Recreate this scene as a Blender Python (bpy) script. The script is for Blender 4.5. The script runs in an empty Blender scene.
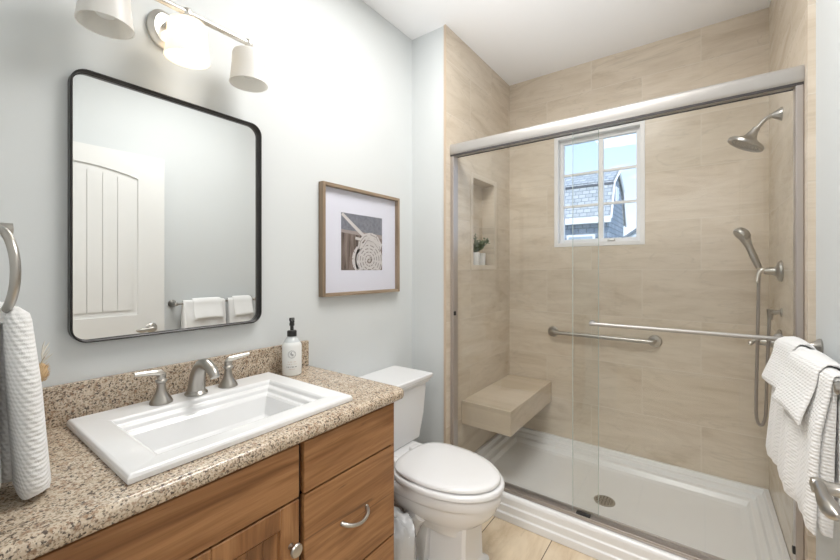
import bpy, bmesh, math, random
from mathutils import Vector, Matrix
random.seed(4)
C = bpy.context.scene.collection
S = bpy.context.scene
PI = math.pi

# ------------------------------------------------------------------ camera
CAM_H = 1.32
YAW = math.atan2(280, 380)
cd = bpy.data.cameras.new('camera')
cam = bpy.data.objects.new('camera', cd); C.objects.link(cam)
cd.sensor_fit = 'HORIZONTAL'; cd.sensor_width = 36.0
cd.lens = 380.0 / 840.0 * 36.0
cd.shift_y = -(280 - 269) / 840.0 * 1.0
cam.location = (0, 0, CAM_H)
cam.rotation_euler = (PI / 2, 0, YAW)
cd.clip_start = 0.02
S.camera = cam

# ------------------------------------------------------------------ world
w = bpy.data.worlds.new('sky'); S.world = w; w.use_nodes = True
nt = w.node_tree; nt.nodes.clear()
def N(nt, t, **k):
    n = nt.nodes.new(t)
    for a, b in k.items():
        if a == 'op': n.operation = b
        else: setattr(n, a, b)
    return n
wo = N(nt, 'ShaderNodeOutputWorld'); bg = N(nt, 'ShaderNodeBackground')
tc = N(nt, 'ShaderNodeTexCoord'); sx = N(nt, 'ShaderNodeSeparateXYZ')
nt.links.new(tc.outputs['Generated'], sx.inputs[0])
cr = N(nt, 'ShaderNodeValToRGB')
cr.color_ramp.elements[0].position = 0.0; cr.color_ramp.elements[0].color = (.72, .84, .97, 1)
cr.color_ramp.elements[1].position = 0.55; cr.color_ramp.elements[1].color = (.25, .48, .86, 1)
nt.links.new(sx.outputs[2], cr.inputs[0])
nz = N(nt, 'ShaderNodeTexNoise'); nz.inputs['Scale'].default_value = 5.5; nz.inputs['Detail'].default_value = 6
mp = N(nt, 'ShaderNodeMapping'); mp.inputs['Scale'].default_value = (1, 1, 2.4); mp.inputs['Location'].default_value = (.35, .1, .0)
nt.links.new(tc.outputs['Generated'], mp.inputs[0]); nt.links.new(mp.outputs[0], nz.inputs[0])
cc = N(nt, 'ShaderNodeValToRGB'); cc.color_ramp.elements[0].position = .52; cc.color_ramp.elements[1].position = .66
nt.links.new(nz.outputs[0], cc.inputs[0])
mx = N(nt, 'ShaderNodeMixRGB'); mx.inputs[2].default_value = (1, 1, 1, 1)
nt.links.new(cc.outputs[0], mx.inputs[0]); nt.links.new(cr.outputs[0], mx.inputs[1])
nt.links.new(mx.outputs[0], bg.inputs[0]); bg.inputs[1].default_value = 1.1
nt.links.new(bg.outputs[0], wo.inputs[0])

# ------------------------------------------------------------------ lights
def light(name, kind, loc, rot, power, color=(1, 1, 1), size=None, sy=None, **k):
    l = bpy.data.lights.new(name, kind); l.energy = power; l.color = color
    if kind == 'AREA':
        l.size = size
        if sy: l.shape = 'RECTANGLE'; l.size_y = sy
    for a, b in k.items(): setattr(l, a, b)
    o = bpy.data.objects.new(name, l); C.objects.link(o)
    o.location = loc; o.rotation_euler = rot
    return o
light('sun', 'SUN', (0, -5, 10), (math.radians(48), 0, math.radians(25)), 2.6, (1, .97, .92), angle=.01)
# unseen fill light added in the hall behind the open doorway
light('hall_fill', 'AREA', (-.2, -1.0, 2.70), (0, 0, 0), 27, (1, .98, .96), .8, .8)
# added upward spot to brighten the ceiling, standing in for an assumed flash
light('ceiling_bounce_fill', 'SPOT', (-.52, .55, 1.25), (math.radians(180 - 36), 0, 0), 66, (.95, .975, 1), spot_size=math.radians(62), spot_blend=1, shadow_soft_size=.25)
# unseen area light added overhead, out of view, to brighten the shower
light('overhead_fill', 'AREA', (-.58, 1.15, 2.725), (0, 0, 0), 15, (1, .98, .95), .7, .7)
# view transform and exposure
S.view_settings.view_transform = 'Standard'
S.view_settings.look = 'None'
S.view_settings.exposure = 0.67
S.view_settings.gamma = 1.0
S.view_settings.use_curve_mapping = False

# ------------------------------------------------------------------ mesh helpers
def V(*a): return Vector(a)
class MB:
    def __init__(s): s.bm = bmesh.new()
    def box(s, x0, x1, y0, y1, z0, z1, bev=0, seg=2, mi=0):
        b = bmesh.new()
        bmesh.ops.create_cube(b, size=1)
        for v in b.verts:
            v.co = V(x0 + (v.co.x + .5) * (x1 - x0), y0 + (v.co.y + .5) * (y1 - y0), z0 + (v.co.z + .5) * (z1 - z0))
        if bev: bmesh.ops.bevel(b, geom=list(b.edges), offset=bev, segments=seg, profile=.5, affect='EDGES')
        s.merge(b, mi); return s
    def merge(s, b, mi=0, M=None):
        if M is not None: bmesh.ops.transform(b, matrix=M, verts=b.verts)
        vm = {v: s.bm.verts.new(v.co) for v in b.verts}
        for f in b.faces:
            try:
                nf = s.bm.faces.new([vm[v] for v in f.verts]); nf.material_index = mi if mi else f.material_index
            except ValueError: pass
        b.free(); return s
    def loft(s, rings, closed=True, caps=True, mi=0):
        R = [[s.bm.verts.new(p) for p in r] for r in rings]
        n = len(R[0])
        for a, b in zip(R[:-1], R[1:]):
            for i in range(n if closed else n - 1):
                j = (i + 1) % n
                f = s.bm.faces.new((a[i], a[j], b[j], b[i])); f.material_index = mi
        if caps and closed:
            f = s.bm.faces.new(list(reversed(R[0]))); f.material_index = mi
            f = s.bm.faces.new(R[-1]); f.material_index = mi
        return s
    def ringloft(s, rings, mi=0):      # closed both ways (torus like)
        R = [[s.bm.verts.new(p) for p in r] for r in rings]
        n = len(R[0]); m = len(R)
        for k in range(m):
            a, b = R[k], R[(k + 1) % m]
            for i in range(n):
                j = (i + 1) % n
                f = s.bm.faces.new((a[i], a[j], b[j], b[i])); f.material_index = mi
        return s
    def tube(s, pts, r, seg=14, cyc=False, mi=0, flat=1.0, up=None):
        pts = [Vector(p) for p in pts]; n = len(pts)
        rad = r if isinstance(r, (list, tuple)) else [r] * n
        rings = []; prev = None
        for i, p in enumerate(pts):
            if cyc: t = (pts[(i + 1) % n] - pts[i - 1]).normalized()
            else: t = (pts[min(i + 1, n - 1)] - pts[max(i - 1, 0)]).normalized()
            if prev is None:
                a = Vector(up) if up else (V(0, 0, 1) if abs(t.z) < .9 else V(1, 0, 0))
            else: a = prev
            a = (a - t * a.dot(t)).normalized(); prev = a; b = t.cross(a)
            rings.append([p + (a * math.cos(q) * flat + b * math.sin(q)) * rad[i] for q in [2 * PI * k / seg for k in range(seg)]])
        if cyc: s.ringloft(rings, mi)
        else: s.loft(rings, True, True, mi)
        return s
    def lathe(s, prof, c=(0, 0, 0), axis=(0, 0, 1), seg=32, mi=0, sx=1.0):
        axis = Vector(axis).normalized()
        q = V(0, 0, 1).rotation_difference(axis)
        rings = []
        for r, z in prof:
            r = max(r, .0002)
            rings.append([q @ V(math.cos(2 * PI * k / seg) * r * sx, math.sin(2 * PI * k / seg) * r, z) + Vector(c) for k in range(seg)])
        s.loft(rings, True, True, mi); return s
    def rects(s, loops, caps=(True, True), mi=0):
        R = []
        for x0, x1, y0, y1, z in loops:
            R.append([s.bm.verts.new(p) for p in ((x0, y0, z), (x1, y0, z), (x1, y1, z), (x0, y1, z))])
        for a, b in zip(R[:-1], R[1:]):
            for i in range(4):
                j = (i + 1) % 4
                s.bm.faces.new((a[i], a[j], b[j], b[i])).material_index = mi
        if caps[0]: s.bm.faces.new(list(reversed(R[0])))
        if caps[1]: s.bm.faces.new(R[-1])
        return s
    def quad(s, *p, mi=0):
        s.bm.faces.new([s.bm.verts.new(q) for q in p]).material_index = mi; return s
    def build(s, name, mat, parent=None, angle=35, bevel=0, recalc=True, sub=0):
        if recalc: bmesh.ops.recalc_face_normals(s.bm, faces=s.bm.faces)
        me = bpy.data.meshes.new(name); s.bm.to_mesh(me); s.bm.free()
        for m in (mat if isinstance(mat, list) else [mat]): me.materials.append(m)
        if angle:
            me.shade_smooth(); me.set_sharp_from_angle(angle=math.radians(angle))
        o = bpy.data.objects.new(name, me); C.objects.link(o)
        if bevel:
            b = o.modifiers.new('bevel', 'BEVEL'); b.width = bevel; b.segments = 3; b.limit_method = 'ANGLE'; b.angle_limit = math.radians(30)
        if sub:
            b = o.modifiers.new('sub', 'SUBSURF'); b.levels = sub; b.render_levels = sub
        if parent is not None:
            o.parent = parent
            o.matrix_parent_inverse = Matrix.Translation(-parent.location)
        return o
def tag(o, label=None, cat=None, group=None, kind=None):
    if label: o['label'] = label
    if cat: o['category'] = cat
    if group: o['group'] = group
    if kind: o['kind'] = kind
    return o
def thing(name, loc, label, cat, group=None):
    o = bpy.data.objects.new(name, None); C.objects.link(o); o.location = loc; o.empty_display_size = .1
    return tag(o, label, cat, group)
def struct(name, mb, mat, **k):
    return tag(mb.build(name, mat, **k), kind='structure')
def bez(p0, p1, p2, p3, n=12):
    p0, p1, p2, p3 = map(Vector, (p0, p1, p2, p3)); out = []
    for i in range(n + 1):
        t = i / n; u = 1 - t
        out.append(u**3 * p0 + 3 * u * u * t * p1 + 3 * u * t * t * p2 + t**3 * p3)
    return out
def rrect(cx, cy, hx, hy, r, n=6):
    pts = []
    for k, (sx_, sy_) in enumerate(((1, 1), (-1, 1), (-1, -1), (1, -1))):
        for i in range(n + 1):
            a = k * PI / 2 + (PI / 2) * i / n
            pts.append((cx + sx_ * (hx - r) + r * math.cos(a), cy + sy_ * (hy - r) + r * math.sin(a)))
    return pts

# ------------------------------------------------------------------ materials
def mat(name, col=(.8, .8, .8), rough=.5, metal=0, spec=.5, emit=None, es=0, coat=0):
    m = bpy.data.materials.new(name); m.use_nodes = True
    b = m.node_tree.nodes['Principled BSDF']
    b.inputs['Base Color'].default_value = (*col, 1); b.inputs['Roughness'].default_value = rough
    b.inputs['Metallic'].default_value = metal; b.inputs['Specular IOR Level'].default_value = spec
    b.inputs['Coat Weight'].default_value = coat; b.inputs['Coat Roughness'].default_value = .05
    if emit: b.inputs['Emission Color'].default_value = (*emit, 1); b.inputs['Emission Strength'].default_value = es
    return m
def nodes(m): return m.node_tree, m.node_tree.nodes['Principled BSDF']
def coords(nt, scale=(1, 1, 1), rot=(0, 0, 0), loc=(0, 0, 0)):
    t = N(nt, 'ShaderNodeTexCoord'); p = N(nt, 'ShaderNodeMapping')
    p.inputs['Scale'].default_value = scale; p.inputs['Rotation'].default_value = rot; p.inputs['Location'].default_value = loc
    nt.links.new(t.outputs['Object'], p.inputs[0]); return p.outputs[0]
def noise(nt, vec, scale, detail=3, rough=.5, dist=0):
    n = N(nt, 'ShaderNodeTexNoise'); n.inputs['Scale'].default_value = scale; n.inputs['Detail'].default_value = detail
    n.inputs['Roughness'].default_value = rough; n.inputs['Distortion'].default_value = dist
    if vec is not None: nt.links.new(vec, n.inputs['Vector'])
    return n.outputs['Fac']
def ramp(nt, fac, stops):
    r = N(nt, 'ShaderNodeValToRGB'); e = r.color_ramp.elements
    while len(e) < len(stops): e.new(.5)
    for k, (p, c) in enumerate(stops): e[k].position = p; e[k].color = (*c, 1) if len(c) == 3 else c
    nt.links.new(fac, r.inputs[0]); return r.outputs[0]
def bump(nt, bsdf, h, strength=.2, dist=.01):
    b = N(nt, 'ShaderNodeBump'); b.inputs['Strength'].default_value = strength; b.inputs['Distance'].default_value = dist
    nt.links.new(h, b.inputs['Height']); nt.links.new(b.outputs[0], bsdf.inputs['Normal'])
def math_(nt, op, a, b=None):
    m = N(nt, 'ShaderNodeMath', op=op)
    for i, q in enumerate((a, b)):
        if q is None: continue
        if isinstance(q, (int, float)): m.inputs[i].default_value = q
        else: nt.links.new(q, m.inputs[i])
    return m.outputs[0]
def mixc(nt, f, a, b, mode='MIX'):
    m = N(nt, 'ShaderNodeMixRGB', blend_type=mode)
    for i, q in enumerate((f, a, b)):
        if isinstance(q, (int, float)): m.inputs[i].default_value = q
        elif isinstance(q, tuple): m.inputs[i].default_value = (*q, 1)
        else: nt.links.new(q, m.inputs[i])
    return m.outputs[0]

WALL = mat('wall_paint', (.685, .71, .715), .65, spec=.25)
n_, b_ = nodes(WALL); bump(n_, b_, noise(n_, coords(n_), 180, 3), .05, .002)
CEIL = mat('ceiling_paint', (.92, .92, .925), .8, spec=.2)
n_, b_ = nodes(CEIL); bump(n_, b_, noise(n_, coords(n_), 150, 3), .05, .002)
TRIM = mat('white_trim', (.88, .88, .89), .35)
DOORW = mat('door_paint', (.80, .80, .785), .4)
HALLW = mat('hall_paint', (.75, .75, .74), .7)
PORC = mat('porcelain', (.83, .83, .835), .09, spec=.6)
SINKM = mat('sink_porcelain', (.85, .855, .86), .08, spec=.6)
ACRY = mat('shower_acrylic', (.86, .862, .865), .22, spec=.5)
NICK = mat('brushed_nickel', (.46, .44, .41), .26, 1)
n_, b_ = nodes(NICK); rr = noise(n_, coords(n_, (1, 1, 8)), 60, 2)
n_.links.new(ramp(n_, rr, [(0, (.30,) * 3), (1, (.33,) * 3)]), b_.inputs['Roughness'])
LNICK = mat('satin_nickel', (.74, .71, .665), .3, 1)
ALU = mat('satin_aluminium', (.46, .44, .42), .42, .55)
JAMB = mat('jamb_aluminium', (.50, .46, .44), .35, .7)
TRACK = mat('track_aluminium', (.42, .39, .37), .35, .8)
DARK = mat('dark_channel', (.05, .045, .045), .5)
BLACK = mat('black_frame', (.035, .033, .033), .35, .6)
BRONZE = mat('black_rubber', (.02, .02, .02), .5)
BLKP = mat('black_plastic', (.015, .015, .015), .3)
MIRR = mat('mirror_silver', (.87, .885, .88), .0, 1)

def tile_mat(name, horiz, zoff, xoff, light=(.76, .672, .56), mid=(.715, .622, .507), dark=(.635, .54, .425), grout=(.76, .69, .60), tw=.6, th=.305, floor=False, off=.5, gs=.0017, gl=None):
    """stone look porcelain tile; horiz is the wall's horizontal world axis"""
    m = mat(name, rough=.26, spec=.45); nt, b = nodes(m)
    t = N(nt, 'ShaderNodeTexCoord'); s = N(nt, 'ShaderNodeSeparateXYZ'); nt.links.new(t.outputs['Object'], s.inputs[0])
    cb = N(nt, 'ShaderNodeCombineXYZ')
    hx = s.outputs['XYZ'.index(horiz)]; vz = s.outputs[1 if floor == 'x' else 0 if floor else 2]
    nt.links.new(math_(nt, 'SUBTRACT', hx, xoff), cb.inputs[0]); nt.links.new(math_(nt, 'SUBTRACT', vz, zoff), cb.inputs[1])
    br = N(nt, 'ShaderNodeTexBrick'); br.offset = off; br.squash = 1
    br.inputs['Scale'].default_value = 1; br.inputs['Brick Width'].default_value = tw; br.inputs['Row Height'].default_value = th
    br.inputs['Mortar Size'].default_value = gs; br.inputs['Mortar Smooth'].default_value = .1; br.inputs['Bias'].default_value = 0
    br.inputs['Color1'].default_value = (0, 0, 0, 1); br.inputs['Color2'].default_value = (1, 1, 1, 1); br.inputs['Mortar'].default_value = (.5, .5, .5, 1)
    nt.links.new(cb.outputs[0], br.inputs['Vector'])
    # per tile shift of the stone pattern
    sh = N(nt, 'ShaderNodeVectorMath', op='MULTIPLY'); nt.links.new(br.outputs['Color'], sh.inputs[0]); sh.inputs[1].default_value = (7, 13, 5)
    ad = N(nt, 'ShaderNodeVectorMath', op='ADD'); nt.links.new(cb.outputs[0], ad.inputs[0]); nt.links.new(sh.outputs[0], ad.inputs[1])
    mp = N(nt, 'ShaderNodeMapping'); mp.inputs['Scale'].default_value = (1.5, 5.0, 1); mp.inputs['Rotation'].default_value = (0, 0, .12)
    nt.links.new(ad.outputs[0], mp.inputs[0])
    n1 = noise(nt, mp.outputs[0], 1.5, 7, .62, 1.3)
    mp2 = N(nt, 'ShaderNodeMapping'); mp2.inputs['Scale'].default_value = (3, 26, 1); nt.links.new(ad.outputs[0], mp2.inputs[0])
    n2 = noise(nt, mp2.outputs[0], 1.6, 5, .65, .5)
    c1 = ramp(nt, n1, [(.30, dark), (.42, mid), (.55, light), (.72, tuple(min(1, q * 1.06) for q in light))])
    c2 = ramp(nt, n2, [(.30, (.93, .92, .90)), (.52, (1, 1, 1)), (1, (1, 1, 1))])
    c = mixc(nt, 1, c1, c2, 'MULTIPLY')
    # thin vein
    n3 = noise(nt, mp.outputs[0], .9, 4, .5, 1.6)
    vein = ramp(nt, math_(nt, 'ABSOLUTE', math_(nt, 'SUBTRACT', n3, .5)), [(0, (.5,) * 3), (.008, (0,) * 3)])
    c = mixc(nt, vein, c, tuple(q * .82 for q in mid))
    tone = ramp(nt, br.outputs['Color'], [(0, (.925, .92, .91)), (1, (1.0, 1.0, 1.0))])
    c = mixc(nt, 1, c, tone, 'MULTIPLY')
    c = mixc(nt, br.outputs['Fac'], c, grout)
    nt.links.new(c, b.inputs['Base Color'])
    inv = math_(nt, 'SUBTRACT', 1, br.outputs['Fac']); bump(nt, b, inv, .35, .001)
    return m
TILE_B = tile_mat('shower_tile_back', 'X', .095, -.895)
TILE_S = tile_mat('shower_tile_side', 'Y', .095, 2.15)
TILE_BENCH = tile_mat('bench_tile', 'Y', .005, 1.98, tw=.9, th=.9, light=(.72, .62, .50), mid=(.66, .56, .44))
TILE_F = tile_mat('floor_tile', 'Y', -.88, 1.0, light=(.80, .67, .50), mid=(.74, .60, .43), dark=(.66, .52, .36), grout=(.16, .12, .09), tw=.9, th=.30, floor=True, off=.5, gs=.0022)

def granite():
    m = mat('granite', rough=.16, spec=.5); nt, b = nodes(m)
    co = coords(nt)
    base = ramp(nt, noise(nt, co, 24, 4, .6), [(.3, (.36, .27, .18)), (.5, (.51, .41, .30)), (.7, (.65, .55, .43))])
    v = N(nt, 'ShaderNodeTexVoronoi'); v.inputs['Scale'].default_value = 300; nt.links.new(co, v.inputs['Vector'])
    cell = N(nt, 'ShaderNodeSeparateColor'); nt.links.new(v.outputs['Color'], cell.inputs[0])
    sp = ramp(nt, cell.outputs[0], [(0, (.05, .035, .03)), (.13, (.07, .05, .04)), (.16, (.28, .17, .11)), (.27, (.33, .24, .17)), (.30, (.55, .45, .34)), (.62, (.64, .54, .43)), (.82, (.74, .65, .52)), (1, (.80, .72, .60))])
    sp.node.color_ramp.interpolation = 'LINEAR'
    c = mixc(nt, .55, base, sp)
    d = noise(nt, co, 150, 3, .55); c = mixc(nt, ramp(nt, d, [(.565, (0,) * 3), (.62, (.88,) * 3)]), c, (.055, .04, .035))
    e = noise(nt, coords(nt, loc=(5, 3, 1)), 95, 3, .6); c = mixc(nt, ramp(nt, e, [(.56, (0,) * 3), (.65, (.65,) * 3)]), c, (.30, .17, .10))
    nt.links.new(c, b.inputs['Base Color']); return m
GRAN = granite()

def wood(name, axis, seed=0, dark=(.155, .070, .028), mid=(.285, .132, .052), light=(.40, .205, .088), rough=.36):
    m = mat(name, rough=rough, spec=.4); nt, b = nodes(m)
    sc = {'Y': (6.5, .75, 6.5), 'Z': (6.5, 6.5, .75), 'X': (.75, 6.5, 6.5)}[axis]
    co = coords(nt, sc, loc=(seed * 3.1, seed * 1.7, seed * 2.3))
    n1 = noise(nt, co, 1.15, 5, .55, 1.6)
    c = ramp(nt, n1, [(.28, dark), (.42, mid), (.55, light), (.66, mid), (.8, light)])
    f = noise(nt, coords(nt, tuple(q * (7 if q > 1 else 2.2) for q in sc)), 1.6, 4, .6, .3)
    c = mixc(nt, 1, c, ramp(nt, f, [(.3, (.72, .68, .62)), (.6, (1.05, 1.05, 1.05))]), 'MULTIPLY')
    # occasional mineral streaks
    k = noise(nt, coords(nt, tuple(q * (2.2 if q > 1 else 1.3) for q in sc), loc=(9 + seed, 2, 4)), 1.9, 5, .65, .8)
    c = mixc(nt, ramp(nt, k, [(.63, (0,) * 3), (.72, (.8,) * 3)]), c, (.075, .035, .018))
    nt.links.new(c, b.inputs['Base Color']); bump(nt, b, f, .06, .001); return m
WOODH = wood('hickory_horizontal', 'Y', 0)
WOODH2 = wood('hickory_horizontal_b', 'Y', 2.3)
WOODV = wood('hickory_vertical', 'Z', 1)
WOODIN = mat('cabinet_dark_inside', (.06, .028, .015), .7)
OAK = wood('picture_oak', 'Z', 4, (.20, .145, .095), (.30, .225, .155), (.38, .295, .215), .5)
OAKH = wood('picture_oak_h', 'Y', 5, (.20, .145, .095), (.30, .225, .155), (.38, .295, .215), .5)

def glass(name, tint=(.985, .99, .985), refl=.9):
    m = bpy.data.materials.new(name); m.use_nodes = True; nt = m.node_tree; nt.nodes.clear()
    o = N(nt, 'ShaderNodeOutputMaterial'); t = N(nt, 'ShaderNodeBsdfTransparent'); g = N(nt, 'ShaderNodeBsdfGlossy')
    t.inputs[0].default_value = (*tint, 1); g.inputs['Roughness'].default_value = 0
    fr = N(nt, 'ShaderNodeFresnel'); ge = N(nt, 'ShaderNodeNewGeometry')
    nt.links.new(math_(nt, 'ADD', math_(nt, 'MULTIPLY', ge.outputs['Backfacing'], 1 / 1.45 - 1.45), 1.45), fr.inputs[0])
    mx = N(nt, 'ShaderNodeMixShader'); nt.links.new(math_(nt, 'MULTIPLY', fr.outputs[0], refl), mx.inputs[0])
    nt.links.new(t.outputs[0], mx.inputs[1]); nt.links.new(g.outputs[0], mx.inputs[2]); nt.links.new(mx.outputs[0], o.inputs[0])
    return m
GLASS = glass('shower_glass'); WGL = glass('window_glass', (.97, .98, 1), .5); PGL = glass('picture_glass', (.985, .985, 1), .5)
GEDGE = mat('glass_edge', (.50, .58, .55), .2)

def towel_mat():
    m = mat('white_terry', (.86, .86, .855), .95, spec=.1); nt, b = nodes(m)
    b.inputs['Sheen Weight'].default_value = .3
    co = coords(nt)
    def wv(axis, sc):
        w_ = N(nt, 'ShaderNodeTexWave', wave_type='BANDS', bands_direction=axis); w_.inputs['Scale'].default_value = sc
        w_.inputs['Distortion'].default_value = .6; w_.inputs['Detail'].default_value = 1; nt.links.new(co, w_.inputs[0]); return w_.outputs['Fac']
    h = math_(nt, 'ADD', math_(nt, 'MULTIPLY', wv('Z', 40), 1), math_(nt, 'MULTIPLY', wv('DIAGONAL', 42), 1.0))
    h = math_(nt, 'ADD', h, math_(nt, 'MULTIPLY', noise(nt, co, 500, 2), .8))
    bump(nt, b, h, .42, .003); return m
TOWEL = towel_mat()
HEM = mat('towel_hem', (.84, .835, .82), .9, spec=.1)

# ================================================================== STRUCTURE
XL, XR = -1.431, .320          # room walls
XSL, XSR = -1.183, .300        # tiled faces in the shower
YB, YS, YN = 2.77, 1.86, .05   # shower back wall, stub wall, near wall
H = 2.733
struct('floor', MB().box(XL - .1, XR + .1, -1.9, 1.90, -.05, 0), TILE_F, angle=0)
struct('ceiling', MB().box(XL - .15, XR + .15, -1.9, YB + .15, H, H + .08), CEIL, angle=0)
struct('wall_left', MB().box(XL - .12, XL, -.07, YB + .15, -.05, H), WALL, angle=0)
struct('wall_right', MB().box(XR, XR + .12, -.07, YB + .15, -.05, H), WALL, angle=0)
struct('wall_stub', MB().box(XL, XSL - .012, YS, YS + .10, 0, H), WALL, angle=0)
near = MB(); near.box(XL - .12, -.62, -.07, YN, 0, H); near.box(-.62, XR, -.07, YN, 2.16, H)
struct('wall_near', near, WALL, angle=0)
hall = MB()
hall.box(XL - .8, XR + .9, -1.98, -1.9, -.05, H); hall.box(XL - .8, XL - .7, -1.9, -.07, -.05, H); hall.box(XR + .8, XR + .9, -1.9, -.07, -.05, H)
hall.box(XL - .8, XL - .12, -.12, -.07, -.05, H); hall.box(XR + .12, XR + .9, -.12, -.07, -.05, H)
hall.box(XL - .8, XL - .1, -1.9, -.1, -.05, 0); hall.box(XR + .1, XR + .9, -1.9, -.1, -.05, 0); hall.box(XL - .8, XL - .15, -1.9, -.1, H, H + .08); hall.box(XR + .15, XR + .9, -1.9, -.1, H, H + .08)
struct('wall_hall', hall, HALLW, angle=0)

# tiled shower walls
WX0, WX1, WZ0, WZ1 = -.843, -.279, 1.475, 2.265
bk = MB(); yb1 = YB + .16
bk.box(XSL - .16, WX0, YB, yb1, 0, H); bk.box(WX1, XR, YB, yb1, 0, H)
bk.box(WX0, WX1, YB, yb1, 0, WZ0); bk.box(WX0, WX1, YB, yb1, WZ1, H)
struct('wall_shower_back', bk, TILE_B, angle=0)
NY0, NY1, NZ0, NZ1 = 2.184, 2.50, 1.346, 1.912
sl = MB(); xa = XSL - .012; nd = XSL - .095
sl.box(xa, XSL, YS, NY0, 0, H); sl.box(xa, XSL, NY1, YB, 0, H); sl.box(xa, XSL, NY0, NY1, 0, NZ0); sl.box(xa, XSL, NY0, NY1, NZ1, H)
sl.box(nd - .01, nd, NY0 - .01, NY1 + .01, NZ0 - .01, NZ1 + .01)
sl.box(nd, xa, NY0 - .01, NY0, NZ0 - .01, NZ1 + .01); sl.box(nd, xa, NY1, NY1 + .01, NZ0 - .01, NZ1 + .01)
sl.box(nd, xa, NY0, NY1, NZ0 - .01, NZ0); sl.box(nd, xa, NY0, NY1, NZ1, NZ1 + .01)
struct('wall_shower_left', sl, TILE_S, angle=0)
struct('wall_shower_right', MB().box(XSR, XR, YS - .005, YB, 0, H), TILE_S, angle=0)
tr = MB(); a = .032
for (y0, y1, z0, z1) in ((NY0 - a, NY0, NZ0 - a, NZ1 + a), (NY1, NY1 + a, NZ0 - a, NZ1 + a), (NY0, NY1, NZ1, NZ1 + a), (NY0, NY1, NZ0 - a, NZ0)):
    tr.box(XSL, XSL + .004, y0, y1, z0, z1, .0015, 1)
struct('trim_1', tr, mat('niche_trim', (.70, .62, .52), .3), angle=0)
struct('trim_2', MB().box(XSL - .013, XSL + .001, YS - .006, YS, 0, H), mat('tile_edge', (.60, .48, .36), .4), angle=0)

# window
win = MB(); fy0, fy1 = YB - .004, YB + .10
fw = .028
for (x0, x1, z0, z1) in ((WX0, WX0 + fw, WZ0, WZ1), (WX1 - fw, WX1, WZ0, WZ1), (WX0 + fw, WX1 - fw, WZ1 - fw, WZ1), (WX0 + fw, WX1 - fw, WZ0, WZ0 + fw)):
    win.box(x0, x1, fy0, fy1, z0, z1, .002, 1)
window = struct('window_1', win, TRIM, angle=0)
sa = MB(); s0x, s1x, s0z, s1z = WX0 + fw, WX1 - fw, WZ0 + fw, WZ1 - fw; sw = .026; sy0, sy1 = YB + .045, YB + .08
for (x0, x1, z0, z1) in ((s0x, s0x + sw, s0z, s1z), (s1x - sw, s1x, s0z, s1z), (s0x + sw, s1x - sw, s1z - sw, s1z), (s0x + sw, s1x - sw, s0z, s0z + sw)):
    sa.box(x0, x1, sy0, sy1, z0, z1, .002, 1)
sash = sa.build('sash', TRIM, window, angle=0)
xm = -.545; iz0, iz1 = s0z + sw, s1z - sw
MB().box(xm - .016, xm + .016, sy0 + .004, sy1, iz0, iz1, .002, 1).build('mullion', TRIM, window, angle=0)
for zz in (iz0 + (iz1 - iz0) * .345, iz0 + (iz1 - iz0) * .675):
    MB().box(s0x + sw, s1x - sw, YB + .052, YB + .070, zz - .009, zz + .009, .002, 1).build('muntin', TRIM, window, angle=0)
MB().box(s0x + sw, s1x - sw, YB + .060, YB + .0625, iz0, iz1).build('pane', WGL, window, angle=0)
MB().box(-.50, -.455, YB + .022, YB + .045, s0z + .002, s0z + .016, .003).build('window_latch', NICK, window)

# open door, folded back along the right wall
DX0, DX1, DY0, DY1, DZ1 = .236, .274, .09, 1.10, 2.10
leaf = MB(); leaf.box(DX0 + .009, DX1, DY0, DY1, .012, DZ1, .001, 1)
PY0, PY1, PZ0, PZ1 = .25, .943, 1.01, 1.93
def arch(y): return PZ1 + .055 * math.sin(PI * (y - PY0) / (PY1 - PY0)) ** .8 if PY0 < y < PY1 else PZ1
NA = 24
ys = [PY0 + (PY1 - PY0) * i / NA for i in range(NA + 1)]
def facepoly(pts, x): return [(x, p[0], p[1]) for p in pts]
# raised border: stiles, bottom rail, lock rail, arched top rail
for (y0, y1, z0, z1) in ((DY0, PY0, .012, DZ1), (PY1, DY1, .012, DZ1), (PY0, PY1, .012, .22), (PY0, PY1, .80, PZ0)):
    leaf.box(DX0, DX0 + .009, y0, y1, z0, z1)
for i in range(NA):
    a0, a1 = arch(ys[i]), arch(ys[i + 1]); x0, x1 = DX0, DX0 + .009
    for (p, q) in (((x0, ys[i], a0), (x0, ys[i + 1], a1)),):
        leaf.quad(p, q, (x0, ys[i + 1], DZ1), (x0, ys[i], DZ1))
        leaf.quad(p, (x1, ys[i], a0), (x1, ys[i + 1], a1), q)
# beaded panels with grooves
def panel(z0, fz1):
    gp = .0775; n = 8; st = (PY1 - PY0 - .07) / n
    for k in range(n):
        y0 = PY0 + .035 + k * st + .002; y1 = y0 + st - .004
        za, zb = fz1(y0) - .035, fz1(y1) - .035
        x0, x1 = DX0 + .004, DX0 + .0095
        r0 = [(x0, y0, z0 + .035), (x0, y1, z0 + .035), (x0, y1, zb), (x0, y0, za)]
        r1 = [(x1, p[1], p[2]) for p in r0]
        leaf.loft([r1, r0], True, True)
panel(PZ0, arch); panel(.22, lambda y: .80)
door = struct('door_1', leaf, DOORW, angle=0)
hz, hy = .912, 1.02
hd = MB(); hd.lathe([(.0, 0), (.034, 0), (.034, .004), (.030, .009), (.018, .013), (.013, .02), (.012, .045), (.014, .05), (.015, .058), (.013, .066), (.0, .068)], (DX0, hy, hz), (-1, 0, 0), 28)
hd.tube(bez((DX0 - .056, hy + .004, hz), (DX0 - .058, hy - .03, hz + .006), (DX0 - .058, hy - .055, hz - .012), (DX0 - .052, hy - .105, hz - .002), 14), [.0125, .012, .0105, .0098, .0095, .0098, .0105, .0115, .0125, .0135, .014, .0138, .012, .009, .003], 14, flat=1.15)
hd.build('lever_handle', NICK, door)
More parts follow.
